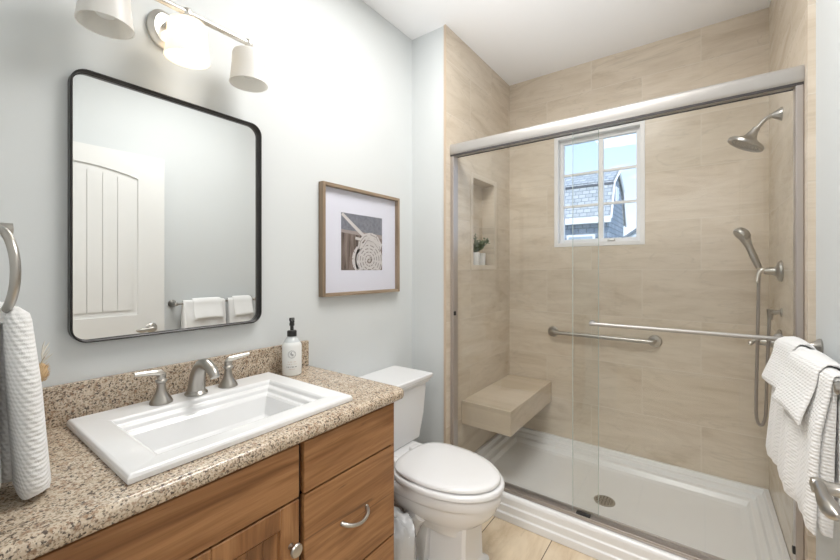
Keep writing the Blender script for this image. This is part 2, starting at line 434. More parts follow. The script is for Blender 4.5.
MB().box(DX0 + .006, DX0 + .03, DY1 - .0005, DY1 + .0015, hz - .03, hz + .03).build('latch_plate', NICK, door, angle=0)
for zc in (.25, 1.05, 1.85):
    MB().tube([(DX1 + .004, DY0 - .004, zc - .045), (DX1 + .004, DY0 - .004, zc + .045)], .006, 10).build('hinge', NICK, door)

# ================================================================== EXTERIOR
def shingles(name, c1, c2, mort, bw, bh, axes):
    m = mat(name, rough=.9, spec=.1); nt, b = nodes(m)
    t = N(nt, 'ShaderNodeTexCoord'); s = N(nt, 'ShaderNodeSeparateXYZ'); nt.links.new(t.outputs['Object'], s.inputs[0])
    cb = N(nt, 'ShaderNodeCombineXYZ'); nt.links.new(s.outputs['XYZ'.index(axes[0])], cb.inputs[0]); nt.links.new(s.outputs['XYZ'.index(axes[1])], cb.inputs[1])
    br = N(nt, 'ShaderNodeTexBrick'); br.inputs['Scale'].default_value = 1; br.inputs['Brick Width'].default_value = bw; br.inputs['Row Height'].default_value = bh
    br.inputs['Mortar Size'].default_value = bh * .09; br.inputs['Color1'].default_value = (*c1, 1); br.inputs['Color2'].default_value = (*c2, 1); br.inputs['Mortar'].default_value = (*mort, 1)
    nt.links.new(cb.outputs[0], br.inputs['Vector']); nt.links.new(br.outputs['Color'], b.inputs['Base Color']); return m
ROOF = shingles('roof_shingle', (.33, .36, .38), (.46, .48, .50), (.20, .22, .24), .2, .12, 'XZ')
SIDE = shingles('siding_shingle', (.20, .25, .31), (.28, .33, .40), (.12, .15, .19), .22, .15, 'YZ')
SIDEF = shingles('siding_shingle_front', (.20, .25, .31), (.28, .33, .40), (.12, .15, .19), .22, .15, 'XZ')
EXTW = mat('exterior_white', (.72, .73, .75), .7)
hx0, hx1 = -8.0, -2.08
house = thing('neighbor_house', (-5, 13.4, -3), 'grey shingled house with a gambrel roof seen through the shower window', 'house')
hb = MB()
prof = [(12.0, 2.81), (12.55, 3.92), (13.45, 4.42), (14.35, 3.92), (14.9, 2.81)]
hb.loft([[(x, y, z) for y, z in [(12.15, -3), (12.15, 2.8), (12.65, 3.85), (13.45, 4.32), (14.25, 3.85), (14.75, 2.8), (14.75, -3)]] for x in (hx0, hx1 - .05)], True, True)
for f in hb.bm.faces: f.normal_update(); f.material_index = 0 if abs(f.normal.x) > .5 else 1
hb.build('house_wall', [SIDE, SIDEF], house, angle=0, recalc=False)
rf = MB()
def slab(p, q, t=.07):
    d = Vector((0, q[1] - p[1], 0)); nrm = Vector((0, -(q[1] - p[1]), q[0] - p[0])).normalized() * t
    ring = lambda x: [(x, p[0], p[1]), (x, q[0], q[1]), (x, q[0] + nrm.y, q[1] + nrm.z), (x, p[0] + nrm.y, p[1] + nrm.z)]
    rf.loft([ring(hx0 - .1), ring(hx1)], True, True)
for p, q in zip(prof[:-1], prof[1:]): slab(p, q)
rf.build('roof', ROOF, house, angle=0)
MB().box(hx0 - .1, hx1 + .02, 12.40, 12.50, 3.84, 3.90).build('roof_band', mat('roof_band', (.07, .08, .1), .8), house, angle=0)
MB().box(hx0 - .1, hx1 + .03, 11.9, 12.03, 2.66, 2.84, .01).build('gutter', EXTW, house, angle=0)
rk = MB()
for p, q in zip(prof[:-1], prof[1:]):
    rk.tube([(hx1 + .02, p[0], p[1] - .03), (hx1 + .02, q[0], q[1] - .03)], .04, 4)
rk.build('rake_board', EXTW, house, angle=0)
gw = MB().box(hx1 - .08, hx1 - .02, 13.2, 13.65, 3.45, 3.9).build('gable_window', EXTW, house, angle=0)
MB().box(hx1 - .05, hx1 - .01, 13.24, 13.61, 3.49, 3.86).build('gable_pane', mat('far_pane', (.5, .58, .66), .1), gw, angle=0)
for xx in (-4.6, -3.3):
    g2 = MB().box(xx, xx + .8, 12.08, 12.16, 1.2, 2.35).build('front_window', EXTW, house, angle=0)
    MB().box(xx + .06, xx + .74, 12.06, 12.1, 1.26, 2.29).build('front_pane', mat('far_pane_b', (.3, .36, .42), .1), g2, angle=0)
far = thing('distant_house', (-2.2, 26.5, -3), 'small far house with a dark peaked roof behind the grey shingled one', 'house')
fb = MB(); fb.loft([[(x, y, z) for x, z in [(-4.0, -3), (-4.0, 2.8), (-2.7, 3.75), (-1.4, 2.8), (-1.4, -3)]] for y in (25, 29)], True, True); fb.build('house_wall', mat('far_siding', (.55, .6, .66), .8), far, angle=0)
fr_ = MB()
for s_ in (-1, 1):
    fr_.loft([[(-2.7, y, 3.82), (-2.7 + s_ * 1.5, y, 2.78), (-2.7 + s_ * 1.5, y, 2.64), (-2.7, y, 3.68)] for y in (24.8, 29.2)], True, True)
fr_.build('roof', mat('far_roof', (.16, .19, .23), .8), far, angle=0)
struct('ground_outside', MB().box(-30, 20, 4, 60, -3.1, -3), mat('outside_ground', (.35, .38, .30), .9), angle=0)

# ================================================================== SHOWER
pan = thing('shower_pan', (-.44, 2.3, 0), 'glossy white shower base with a stepped curb under the glass doors', 'shower base')
x0, x1, y1 = XSL + .001, XSR - .001, YB - .001
L = [(x0, x1, 1.866, y1, .0), (x0, x1, 1.866, y1, .038), (x0, x1, 1.873, y1, .043), (x0, x1, 1.873, y1, .078), (x0, x1, 1.880, y1, .083), (x0, x1, 1.881, y1, .113),
     (x0, x1, 1.885, y1, .124), (x0, x1, 1.893, y1, .130), (x0 + .022, x1 - .022, 1.975, y1 - .022, .130), (x0 + .030, x1 - .030, 1.985, y1 - .030, .108), (x0 + .052, x1 - .052, 1.990, y1 - .052, .104),
     (x0 + .060, x1 - .060, 2.0, y1 - .060, .082), (x0 + .085, x1 - .085, 2.01, y1 - .085, .078), (x0 + .10, x1 - .10, 2.03, y1 - .10, .052), (x0 + .13, x1 - .13, 2.06, y1 - .13, .046), (-.47, -.38, 2.25, 2.33, .040)]
MB().rects(L).build('pan', ACRY, pan, angle=0, bevel=.0035)
dr = MB(); dr.lathe([(0, 0), (.054, 0), (.054, .003), (.048, .0045), (0, .0045)], (-.424, 2.29, .0405))
dr = dr.build('drain', NICK, pan)
hm = MB()
for rr_, n in ((.012, 6), (.026, 10), (.038, 14)):
    for k in range(n):
        a = 2 * PI * k / n
        hm.box(-.424 + rr_ * math.cos(a) - .003, -.424 + rr_ * math.cos(a) + .003, 2.29 + rr_ * math.sin(a) - .003, 2.29 + rr_ * math.sin(a) + .003, .0448, .0455)
hm.build('drain_holes', DARK, dr, angle=0)

bench = MB().box(XSL + .0005, -.862, 2.035, YB - .0005, .368, .512, .004, 2).build('shower_bench', TILE_BENCH, None, angle=0)
tag(bench, 'floating beige stone bench on the left wall of the shower', 'shower bench')

sd = thing('sliding_shower_door', (-.44, 1.93, .13), 'frameless looking sliding glass shower door with a rounded nickel header', 'shower door')
hp = []
for k in range(28):
    q = 2 * PI * k / 28; cx_, cz_ = math.cos(q), math.sin(q)
    hp.append((1.93 + .032 * abs(cx_) ** .6 * (1 if cx_ > 0 else -1), 2.019 + .036 * abs(cz_) ** .6 * (1 if cz_ > 0 else -1)))
MB().loft([[(x, y, z) for y, z in hp] for x in (XSL + .001, XSR - .001)]).build('header', ALU, sd)
ch = MB(); ch.box(XSL + .002, XSR - .002, 1.904, 1.908, 1.980, 1.995); ch.box(XSL + .002, XSR - .002, 1.952, 1.956, 1.982, 1.995); ch.box(XSL + .002, XSR - .002, 1.908, 1.952, 1.987, 1.995)
ch.build('header_channel', DARK, sd, angle=0)
tk = MB(); tk.box(XSL + .002, XSR - .002, 1.902, 1.962, .1305, .139, .002, 1); tk.box(XSL + .002, XSR - .002, 1.902, 1.908, .139, .150, .001, 1); tk.box(XSL + .002, XSR - .002, 1.955, 1.962, .139, .150, .001, 1)
tk.build('bottom_track', TRACK, sd, angle=0)
for (a, b) in ((XSL + .001, XSL + .022), (XSR - .022, XSR - .001)):
    j = MB(); j.box(a, b, 1.905, 1.957, .150, 1.99, .002, 1); j.build('side_jamb', JAMB, sd, angle=0)
for (xx, zz) in ((XSL + .024, 1.06), (XSR - .024, 1.06), (XSR - .024, .30)):
    MB().box(xx - .006, xx + .006, 1.908, 1.924, zz - .012, zz + .012, .002).build('door_bumper', BRONZE, sd)
gi = MB().box(XSL + .024, -.385, 1.940, 1.946, .152, 1.985).build('glass_panel', GLASS, sd, angle=0)
gi['label'] = 'inner left glass panel'
MB().box(-.3858, -.3842, 1.9395, 1.9465, .152, 1.985).build('glass_edge', GEDGE, gi, angle=0)
go = MB().box(-.495, XSR - .024, 1.914, 1.920, .152, 1.985).build('glass_panel', GLASS, sd, angle=0)
go['label'] = 'outer right glass panel'
MB().box(-.4958, -.4942, 1.9135, 1.9205, .152, 1.985).build('glass_edge', GEDGE, go, angle=0)
tb = MB(); tz = 1.068
p = [(-.405, 1.913, tz), (-.405, 1.885, tz)] + bez((-.405, 1.883, tz), (-.405, 1.866, tz), (-.405, 1.866, tz), (-.385, 1.866, tz), 6) + bez((.21, 1.866, tz), (.232, 1.866, tz), (.232, 1.866, tz), (.232, 1.883, tz), 6) + [(.232, 1.913, tz)]
tb.tube(p, .0085, 16)
for xx in (-.405, .232): tb.lathe([(0, 0), (.014, 0), (.014, .004), (0, .004)], (xx, 1.9135, tz), (0, -1, 0), 20)
tb.build('towel_bar', ALU, go)
MB().box(-.478, -.415, 1.905, 1.93, .150, .158, .003).build('track_guide', BRONZE, sd)

# grab bar
gb = thing('grab_bar', (-.54, YB, .87), 'brushed steel grab bar on the back shower wall under the window', 'grab bar')
m_ = MB(); gx0, gx1 = -.85, -.225; gy = YB - .05; gz = .872
m_.tube([(gx0, YB - .006, gz)] + bez((gx0, YB - .02, gz), (gx0, gy, gz), (gx0, gy, gz), (gx0 + .035, gy, gz), 8) + bez((gx1 - .035, gy, gz), (gx1, gy, gz), (gx1, gy, gz), (gx1, YB - .02, gz), 8) + [(gx1, YB - .006, gz)], .0135, 18)
m_.build('bar', NICK, gb)
for gx in (gx0, gx1):
    f_ = MB().lathe([(0, 0), (.038, 0), (.038, .004), (.033, .009), (.016, .011), (0, .011)], (gx, YB - .0005, gz), (0, -1, 0)).build('flange', NICK, gb)
    for k in range(3):
        a = 2 * PI * k / 3 + .5; MB().lathe([(0, 0), (.004, 0), (.003, .002), (0, .0025)], (gx + .025 * math.cos(a), YB - .0105, gz + .025 * math.sin(a)), (0, -1, 0), 10).build('screw', TRACK, f_)

# shower head
SYH = 2.366
sh = thing('showerhead', (XSR, SYH, 2.02), 'wide bell shaped brushed nickel shower head on a curved arm', 'shower head')
MB().lathe([(0, 0), (.030, 0), (.030, .003), (.024, .012), (.014, .028), (.010, .034), (0, .034)], (XSR - .0005, SYH, 2.026), (-1, 0, 0)).build('flange', NICK, sh)
MB().tube(bez((XSR - .02, SYH, 2.026), (XSR - .055, SYH, 2.03), (XSR - .065, SYH, 2.0), (XSR - .092, SYH, 1.972), 12), .009, 14).build('arm', NICK, sh)
ax = V(-.50, 0, -.87).normalized(); hp0 = V(XSR - .088, SYH, 1.977)
hd = MB().lathe([(0, -.004), (.014, -.004), (.0155, .004), (.0155, .012), (.018, .02), (.023, .034), (.030, .046), (.045, .056), (.068, .066), (.074, .072), (.0745, .082), (.071, .086), (.064, .084), (.062, .080), (0, .080)], hp0, ax, 40).build('bell', NICK, sh)
face = MB()
q_ = V(0, 0, 1).rotation_difference(ax)
for rr_, n in ((.012, 6), (.026, 12), (.040, 18), (.053, 24)):
    for k in range(n):
        a = 2 * PI * k / n; face.lathe([(0, 0), (.0022, 0), (.0015, .003), (0, .003)], hp0 + q_ @ V(rr_ * math.cos(a), rr_ * math.sin(a), .080), ax, 6)
face.build('nozzles', mat('grey_nozzle', (.25, .25, .25), .5), hd)

# handheld spray on its wall holder
HY = 2.37
hs = thing('hand_shower', (XSR, HY, 1.31), 'handheld nickel spray on a wall holder with a long looping metal hose', 'hand shower')
ho_ = MB().lathe([(0, 0), (.047, 0), (.048, .004), (.044, .012), (.032, .018), (.023, .020), (.020, .024), (.018, .032), (.015, .060), (.0, .062)], (XSR - .0005, HY, 1.31), (-1, 0, 0)).build('holder', NICK, hs)
MB().tube(bez((.246, HY, 1.312), (.226, HY - .005, 1.325), (.217, HY - .004, 1.30), (.214, HY - .012, 1.255), 10), [.010, .012, .013, .012, .010, .009, .0085, .008, .0075, .007, .005], 14).build('cradle', LNICK, ho_)
wand = MB(); wand.tube(bez((.222, HY, 1.325), (.205, HY, 1.37), (.190, HY, 1.42), (.168, HY, 1.478), 12), [.011, .0125, .0135, .014, .0145, .0145, .014, .014, .0145, .016, .018, .022, .020], 18)
wand.build('wand', NICK, hs)
wa = V(-.72, -.25, -.62).normalized()
MB().lathe([(0, -.022), (.016, -.022), (.030, -.014), (.036, -.002), (.037, .010), (.033, .017), (.028, .015), (0, .015)], (.163, HY, 1.487), wa, 30).build('spray_face', NICK, hs)
hose = [V(.222, HY, 1.318), V(.2205, HY, 1.25), V(.217, HY, 1.0), V(.2125, HY, .75)] + bez((.212, HY, .68), (.208, HY, .56), (.246, HY, .56), (.247, HY, .68), 12) + [V(.250, HY, .85), V(.255, HY, 1.0), V(.258, HY, 1.09)]
MB().tube(hose, .0065, 12).build('hose', TRACK, hs)
el = MB(); el.lathe([(0, 0), (.020, 0), (.020, .004), (.011, .008), (.011, .040), (0, .042)], (XSR - .0005, HY, 1.122), (-1, 0, 0), 20)
el.tube([(.260, HY, 1.135), (.260, HY, 1.085)], [.012, .009], 14)
el.build('supply_elbow', NICK, hs)
va = thing('shower_valve', (XSR, HY, .985), 'round brushed nickel shower valve with a lever above the hose loop', 'shower valve')
VY = 2.40; VZ = .978
MB().lathe([(0, 0), (.062, 0), (.063, .004), (.055, .012), (.036, .018), (.028, .021), (0, .021)], (XSR - .0005, VY, VZ), (-1, 0, 0), 40).build('escutcheon', NICK, va)
MB().lathe([(0, .016), (.025, .018), (.0235, .03), (.019, .045), (.0165, .075), (.0155, .085), (.010, .090), (.0, .091)], (XSR - .0005, VY, VZ), (-1, 0, 0), 28).build('valve_body', NICK, va)
MB().tube(bez((.215, VY, VZ), (.203, VY, VZ), (.196, VY - .006, VZ - .004), (.190, VY - .020, VZ - .016), 10), [.010, .0105, .011, .0105, .0095, .009, .009, .0095, .010, .009, .004], 14).build('lever', LNICK, va)

# ================================================================== TOILET
TY = 1.42
toi = thing('toilet', (-1.1, TY, 0), 'white two piece toilet with closed lid between the vanity and shower', 'toilet')
def egg(xb, xf, hw, z, n=40, e=2.0, wide=.42):
    """closed outline: back xb, front xf, half width hw"""
    xm_ = xb + (xf - xb) * wide; pts = []
    for k in range(n):
        q = 2 * PI * k / n; c, s = math.cos(q), math.sin(q)
        r = (xf - xm_) if c > 0 else (xm_ - xb); ee = e if c > 0 else max(e, 3.0)
        pts.append((xm_ + r * abs(c) ** (2 / ee) * (1 if c > 0 else -1), TY + hw * abs(s) ** (2 / ee) * (1 if s > 0 else -1), z))
    return pts
bw = MB()
bw.loft([egg(-1.17, -.655, .181, .412), egg(-1.175, -.649, .187, .404), egg(-1.175, -.648, .188, .378), egg(-1.172, -.652, .184, .366), egg(-1.170, -.662, .175, .360), egg(-1.16, -.667, .172, .344), egg(-1.16, -.671, .168, .328),
         egg(-1.15, -.69, .158, .300), egg(-1.14, -.72, .135, .275, e=2.3), egg(-1.12, -.76, .112, .25, e=3), egg(-1.1, -.775, .10, .22, e=4)])
def chamf(xb, xf, hw, z, c=.012):
    return [(xb, TY - hw, z), (xf - c, TY - hw, z), (xf, TY - hw + c, z), (xf, TY + hw - c, z), (xf - c, TY + hw, z), (xb, TY + hw, z)]
bw.loft([chamf(-.93, -.760, .082, .315), chamf(-.93, -.765, .083, .20), chamf(-.935, -.763, .086, .085), chamf(-.94, -.757, .091, .070), chamf(-.955, -.740, .106, .060), chamf(-.96, -.737, .109, .0)])
bw.loft([chamf(-1.30, -.93, .075, .37, .02), chamf(-1.31, -.93, .078, .20, .02), chamf(-1.32, -.94, .088, .07, .02), chamf(-1.33, -.95, .105, .055, .02), chamf(-1.33, -.95, .107, .0, .02)])
# trapway bulge on each side
for s_ in (-1, 1):
    bw.tube(bez((-.95, TY + s_ * .115, .30), (-1.06, TY + s_ * .10, .24), (-.98, TY + s_ * .085, .12), (-1.18, TY + s_ * .08, .10), 12), [.045, .05, .052, .05, .048, .046, .045, .045, .045, .045, .045, .045, .04], 14)
bw.box(-1.30, -1.12, TY - .185, TY + .185, .345, .415, .018, 3)
bw.build('bowl', PORC, toi, angle=40)
st = MB(); st.loft([egg(-1.115, -.648, .186, .414), egg(-1.12, -.640, .193, .419), egg(-1.12, -.640, .193, .431), egg(-1.115, -.647, .187, .437)])
st.build('seat', PORC, toi, angle=50)
ld = MB(); ld.loft([egg(-1.112, -.664, .173, .440), egg(-1.116, -.656, .180, .444), egg(-1.116, -.656, .180, .453), egg(-1.110, -.663, .173, .459), egg(-1.09, -.69, .150, .4625), egg(-1.02, -.77, .08, .464)])
ld.build('lid', PORC, toi, angle=50)
for s_ in (-1, 1):
    MB().box(-1.155, -1.112, TY + s_ * .075 - .022, TY + s_ * .075 + .022, .412, .446, .007, 3).build('hinge', PORC, toi)
MB().loft([[(-1.425, TY - .232, .415), (-1.215, TY - .225, .415), (-1.215, TY + .225, .415), (-1.425, TY + .232, .415)], [(-1.425, TY - .245, .55), (-1.195, TY - .238, .55), (-1.195, TY + .238, .55), (-1.425, TY + .245, .55)],
           [(-1.425, TY - .262, .712), (-1.187, TY - .252, .712), (-1.187, TY + .252, .712), (-1.425, TY + .262, .712)]]).build('tank', PORC, toi, angle=20, bevel=.008)
tl = MB(); tl.rects([(-1.428, -1.180, TY - .262, TY + .262, .7125), (-1.428, -1.180, TY - .262, TY + .262, .722), (-1.428, -1.172, TY - .266, TY + .266, .724), (-1.428, -1.172, TY - .266, TY + .266, .734),
                       (-1.428, -1.164, TY - .273, TY + .273, .738), (-1.428, -1.162, TY - .274, TY + .274, .756), (-1.428, -1.167, TY - .270, TY + .270, .761)])
tl.build('tank_lid', PORC, toi, angle=0, bevel=.0015)
fl = MB(); fl.lathe([(0, 0), (.016, 0), (.016, .008), (.012, .014), (0, .015)], (-1.19, TY - .19, .665), (1, 0, 0), 20); fl.tube([(-1.170, TY - .19, .665), (-1.166, TY - .15, .662), (-1.166, TY - .11, .656)], [.007, .006, .006], 12)
fl.build('flush_handle', NICK, toi)

# wastebasket with its liner
wb = thing('wastebasket', (-1.0, 1.158, 0), 'small wastebasket with a loose white plastic liner beside the toilet', 'wastebasket')
MB().lathe([(0, .0), (.072, 0), (.090, .275), (.086, .275), (.069, .006), (0, .006)], (-1.0, 1.158, .0), seg=28).build('bin', mat('bin_plastic', (.75, .75, .76), .4), wb)
bm_ = MB(); rings = []
for k, (r, z) in enumerate([(.004, .318), (.03, .322), (.055, .306), (.078, .308), (.090, .296), (.094, .283), (.099, .262), (.101, .20), (.101, .13), (.098, .075), (.094, .045)]):
    ring = []
    for i in range(60):
        a = 2 * PI * i / 60
        rr_ = r + (.006 * math.sin(a * 9 + k * .9) + .004 * math.sin(a * 17 + k * 1.7)) * min(1, k / 2) * .8
        ring.append((-1.0 + rr_ * math.cos(a), 1.158 + rr_ * math.sin(a), z + .012 * math.sin(a * 5 + k)))
    rings.append(ring)
bm_.loft(rings, True, False)
bagm = mat('plastic_film', (.72, .73, .74), .25); nodes(bagm)[1].inputs['Transmission Weight'].default_value = .25; nodes(bagm)[1].inputs['Alpha'].default_value = .88
bm_.build('liner', bagm, wb, angle=60)

# ================================================================== VANITY
VY0, VY1 = YN + .004, 1.028
van = thing('vanity_cabinet', (-1.15, .55, 0), 'hickory wood vanity cabinet under the granite countertop', 'vanity')
cb_ = MB()
cb_.box(XL + .003, -.890, VY0, VY0 + .018, .0, .852); cb_.box(XL + .003, -.872, VY1 - .018, VY1, .0, .852)
cb_.box(XL + .003, -.890, VY0, VY1, .09, .108); cb_.box(-.945, -.93, VY0, VY1, 0, .09)
cb_.box(XL + .003, XL + .012, VY0, VY1, .1, .852)
cb_.build('carcass', WOODV, van, angle=0)
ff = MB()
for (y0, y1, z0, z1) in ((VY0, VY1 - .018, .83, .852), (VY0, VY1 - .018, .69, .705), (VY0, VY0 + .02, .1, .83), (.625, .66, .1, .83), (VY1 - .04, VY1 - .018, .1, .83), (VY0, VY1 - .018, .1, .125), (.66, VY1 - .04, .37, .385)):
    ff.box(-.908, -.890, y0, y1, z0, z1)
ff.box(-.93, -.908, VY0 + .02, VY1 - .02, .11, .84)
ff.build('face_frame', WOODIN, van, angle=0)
FX0, FX1 = -.8895, -.870
def front(name, y0, y1, z0, z1, m, parent=van):
    return MB().box(FX0, FX1, y0, y1, z0, z1, .0025, 2).build(name, m, parent, angle=0)
front('false_front', VY0 + .004, .632, .706, .846, WOODH)
d1 = front('drawer', .648, 1.0255, .706, .846, WOODH2)
d2 = front('drawer', .648, 1.0255, .388, .700, WOODH)
d3 = front('drawer', .648, 1.0255, .112, .381, WOODH2)
def pull(parent, yc, zc):
    p = bez((FX1 - .001, yc - .052, zc + .0), (FX1 + .026, yc - .045, zc - .004), (FX1 + .032, yc - .015, zc - .011), (FX1 + .031, yc, zc - .011), 8)
    q = [V(a.x, 2 * yc - a.y, a.z) for a in reversed(p[:-1])]
    m = MB(); r = [.0068, .0070, .0066, .0061, .0058, .0055, .0054, .0053, .0053]; m.tube(p + q, r + list(reversed(r[:-1])), 12)
    for s_ in (-1, 1): m.lathe([(0, 0), (.0075, 0), (.007, .004), (.005, .007), (0, .007)], (FX1 - .0005, yc + s_ * .052, zc), (1, 0, 0), 16)
    m.build('pull_handle', NICK, parent)
pull(d2, .836, .551); pull(d3, .836, .25)
def cab_door(y0, y1, ky):
    m = MB(); s = .055; z0, z1 = .112, .700
    m.box(FX0, FX0 + .008, y0 + .01, y1 - .01, z0 + .01, z1 - .01)
    m.box(FX0, FX1, y0, y0 + s, z0, z1, .0025, 1); m.box(FX0, FX1, y1 - s, y1, z0, z1, .0025, 1)
    m.box(FX0, FX1, y0 + s, y1 - s, z1 - s, z1, .0025, 1); m.box(FX0, FX1, y0 + s, y1 - s, z0, z0 + s, .0025, 1)
    n = 4; w_ = (y1 - y0 - 2 * s - .012) / n
    for k in range(n): m.box(FX0 + .006, FX0 + .012, y0 + s + .006 + k * w_, y0 + s + .006 + (k + 1) * w_, z0 + s + .004, z1 - s - .004, .002, 1)
    o = m.build('cabinet_door', WOODV, van, angle=0)
    MB().lathe([(0, 0), (.008, 0), (.0065, .006), (.006, .014), (.010, .018), (.0165, .022), (.0175, .027), (.015, .031), (0, .0335)], (FX1 - .0005, ky, .588), (1, 0, 0), 24).build('knob', NICK, o)
cab_door(.348, .632, .605); cab_door(VY0 + .004, .342, .085)

top = thing('granite_countertop', (-1.14, .55, .85), 'speckled beige granite countertop with backsplash on the wooden vanity', 'countertop')
CX1, CY1 = -.854, 1.084
hx_ = (-1.375, -.93, .28, .85)
ct = MB()
pr = [(.010, .8545), (.003, .857), (0, .863), (0, .877), (.004, .8845), (.012, .8898), (.02, .890)]
def cloop(x0, x1, y0, y1, z, rc, n=8):
    return [(x0, y0, z), (x1, y0, z)] + [(x1 - rc + rc * math.cos(PI / 2 * k / n), y1 - rc + rc * math.sin(PI / 2 * k / n), z) for k in range(n + 1)] + [(x0, y1, z)]
ct.loft([cloop(*hx_, .8545, .004)] + [cloop(XL + .002, CX1 - d, VY0, CY1 - d, z, .035 - d) for d, z in pr] + [cloop(*hx_, .890, .004), cloop(*hx_, .8545, .004)], True, False)
ct.build('slab', GRAN, top, angle=50)
MB().box(XL + .002, XL + .022, VY0, 1.074, .8905, 1.0, .002, 2).build('backsplash', GRAN, top, angle=0)

sink = thing('drop_in_sink', (-1.15, .565, .89), 'rectangular white drop-in sink set in the granite countertop', 'sink')
sx0, sx1, sy0_, sy1_ = -1.392, -.912, .262, .868
sk = MB()
def ins(d, z): return (sx0 + d, sx1 - d, sy0_ + d, sy1_ - d, z)
def bas(d, z): return (-1.290 + d, -.980 - d, .338 + d, .806 - d, z)
sk.rects([bas(.03, .770), bas(-.015, .84), ins(.03, .86), ins(.03, .8905), ins(0, .8905), ins(0, .902), ins(.004, .909), ins(.009, .9100), bas(-.010, .9070), bas(-.004, .906), bas(.0, .900), bas(.002, .890), bas(.012, .887), bas(.016, .884), bas(.019, .872), bas(.026, .869), bas(.032, .862), bas(.050, .806), bas(.066, .795), (-1.16, -1.11, .545, .60, .787)], caps=(True, True))
sk.build('basin', SINKM, sink, angle=0, bevel=.0025)
MB().lathe([(0, 0), (.022, 0), (.021, .003), (.014, .004), (0, .005)], (-1.135, .572, .7875)).build('sink_drain', NICK, sink)

fa = thing('widespread_faucet', (-1.337, .573, .9065), 'brushed nickel two handle faucet on the white sink', 'faucet')
FXc = -1.337; FZ = .9088
def bellp(hgt, r): return [(0, 0), (r, 0), (r, .004), (r * .93, .009), (r * .72, .019), (r * .5, .032), (r * .38, .048), (r * .36, .060), (r * .5, .064), (r * .52, .069), (r * .36, .073), (r * .42, .080), (r * .40, .088), (0, .091)]
for yy, sgn in ((.470, -1), (.676, 1)):
    hb_ = MB().lathe(bellp(.1, .031), (FXc, yy, FZ), seg=32).build('handle_base', NICK, fa)
    lv = MB(); zt = FZ + .092
    lv.tube([(FXc, yy, zt - .016), (FXc, yy, zt - .004), (FXc + .002, yy + sgn * .004, zt + .001), (FXc + .004, yy + sgn * .018, zt + .004), (FXc + .007, yy + sgn * .045, zt + .007), (FXc + .009, yy + sgn * .072, zt + .010)],
            [.010, .0105, .010, .0085, .007, .0055], 14)
    lv.build('lever', LNICK, hb_)
sp = MB()
pth = bez((FXc - .004, .573, FZ + .004), (FXc - .002, .573, FZ + .060), (FXc + .020, .573, FZ + .112), (FXc + .070, .573, FZ + .106), 12) + bez((FXc + .078, .573, FZ + .104), (FXc + .100, .573, FZ + .098), (FXc + .116, .573, FZ + .090), (FXc + .124, .573, FZ + .074), 7)
sp.tube(pth, [.0265, .026, .0252, .0245, .0238, .023, .022, .021, .020, .019, .018, .0172, .0168, .0165, .016, .0155, .0152, .015, .0148, .0142, .0135], 20)
sp.build('spout', NICK, fa)
MB().lathe([(0, 0), (.034, 0), (.034, .004), (.030, .009), (.027, .012), (0, .012)], (FXc - .004, .573, FZ), seg=32).build('spout_base', NICK, fa)

# ================================================================== soap pump
so = thing('soap_dispenser', (-1.345, .925, .8905), 'white filled pump soap bottle with black pump by the backsplash end', 'soap dispenser')
sc_ = (-1.343, .940, .8905)
SOAPM = mat('white_soap_bottle', (.80, .81, .80), .15)
MB().lathe([(0, 0), (.034, 0), (.038, .004), (.0385, .012), (.0385, .118), (.036, .126), (.030, .134), (0, .134)], sc_).build('bottle', SOAPM, so)
gt = glass('clear_bottle', (.93, .95, .95), 1)
MB().lathe([(0, .134), (.031, .1335), (.024, .146), (.018, .152), (.016, .158), (0, .158)], sc_).build('bottle_shoulder', mat('clear_shoulder', (.62, .65, .66), .1), so)
pu = MB(); pu.lathe([(0, .156), (.019, .156), (.019, .176), (.016, .179), (.007, .180), (.007, .196), (.010, .199), (.010, .208), (.008, .212), (.011, .222), (.010, .230), (0, .231)], sc_)
pu.tube([(sc_[0], sc_[1], sc_[2] + .224), (sc_[0] + .02, sc_[1] - .01, sc_[2] + .225), (sc_[0] + .036, sc_[1] - .018, sc_[2] + .219)], [.007, .0055, .0045], 10)
pu.build('pump', BLKP, so)
# printed label: round emblem and text lines that face the room
def label_arc(mb, a0, a1, z0, z1, mi=0, r=.03875, n=6):
    for i in range(n):
        p, q = a0 + (a1 - a0) * i / n, a0 + (a1 - a0) * (i + 1) / n
        mb.quad((sc_[0] + r * math.cos(p), sc_[1] + r * math.sin(p), z0), (sc_[0] + r * math.cos(q), sc_[1] + r * math.sin(q), z0), (sc_[0] + r * math.cos(q), sc_[1] + r * math.sin(q), z1), (sc_[0] + r * math.cos(p), sc_[1] + r * math.sin(p), z1), mi=mi)
lb = MB(); am = math.atan2(-.940, 1.343); zc = sc_[2] + .088
for rr_, tk_ in ((.0155, .0012), (.0125, .0008)):
    n = 28
    for k in range(n):
        a, b = 2 * PI * k / n, 2 * PI * (k + 1) / n; o_ = []
        for (ang, r) in ((a, rr_), (b, rr_), (b, rr_ - tk_), (a, rr_ - tk_)):
            th = am + r * math.cos(ang) / .0385; o_.append((sc_[0] + .03878 * math.cos(th), sc_[1] + .03878 * math.sin(th), zc + r * math.sin(ang)))
        lb.quad(*o_)
for (dx, dz, w_, h_) in ((-.004, .003, .009, .0025), (0, -.001, .012, .003), (.002, -.005, .008, .003), (-.002, .007, .004, .003)):
    label_arc(lb, am + (dx - w_ / 2) / .0385, am + (dx + w_ / 2) / .0385, zc + dz - h_ / 2, zc + dz + h_ / 2, n=2)
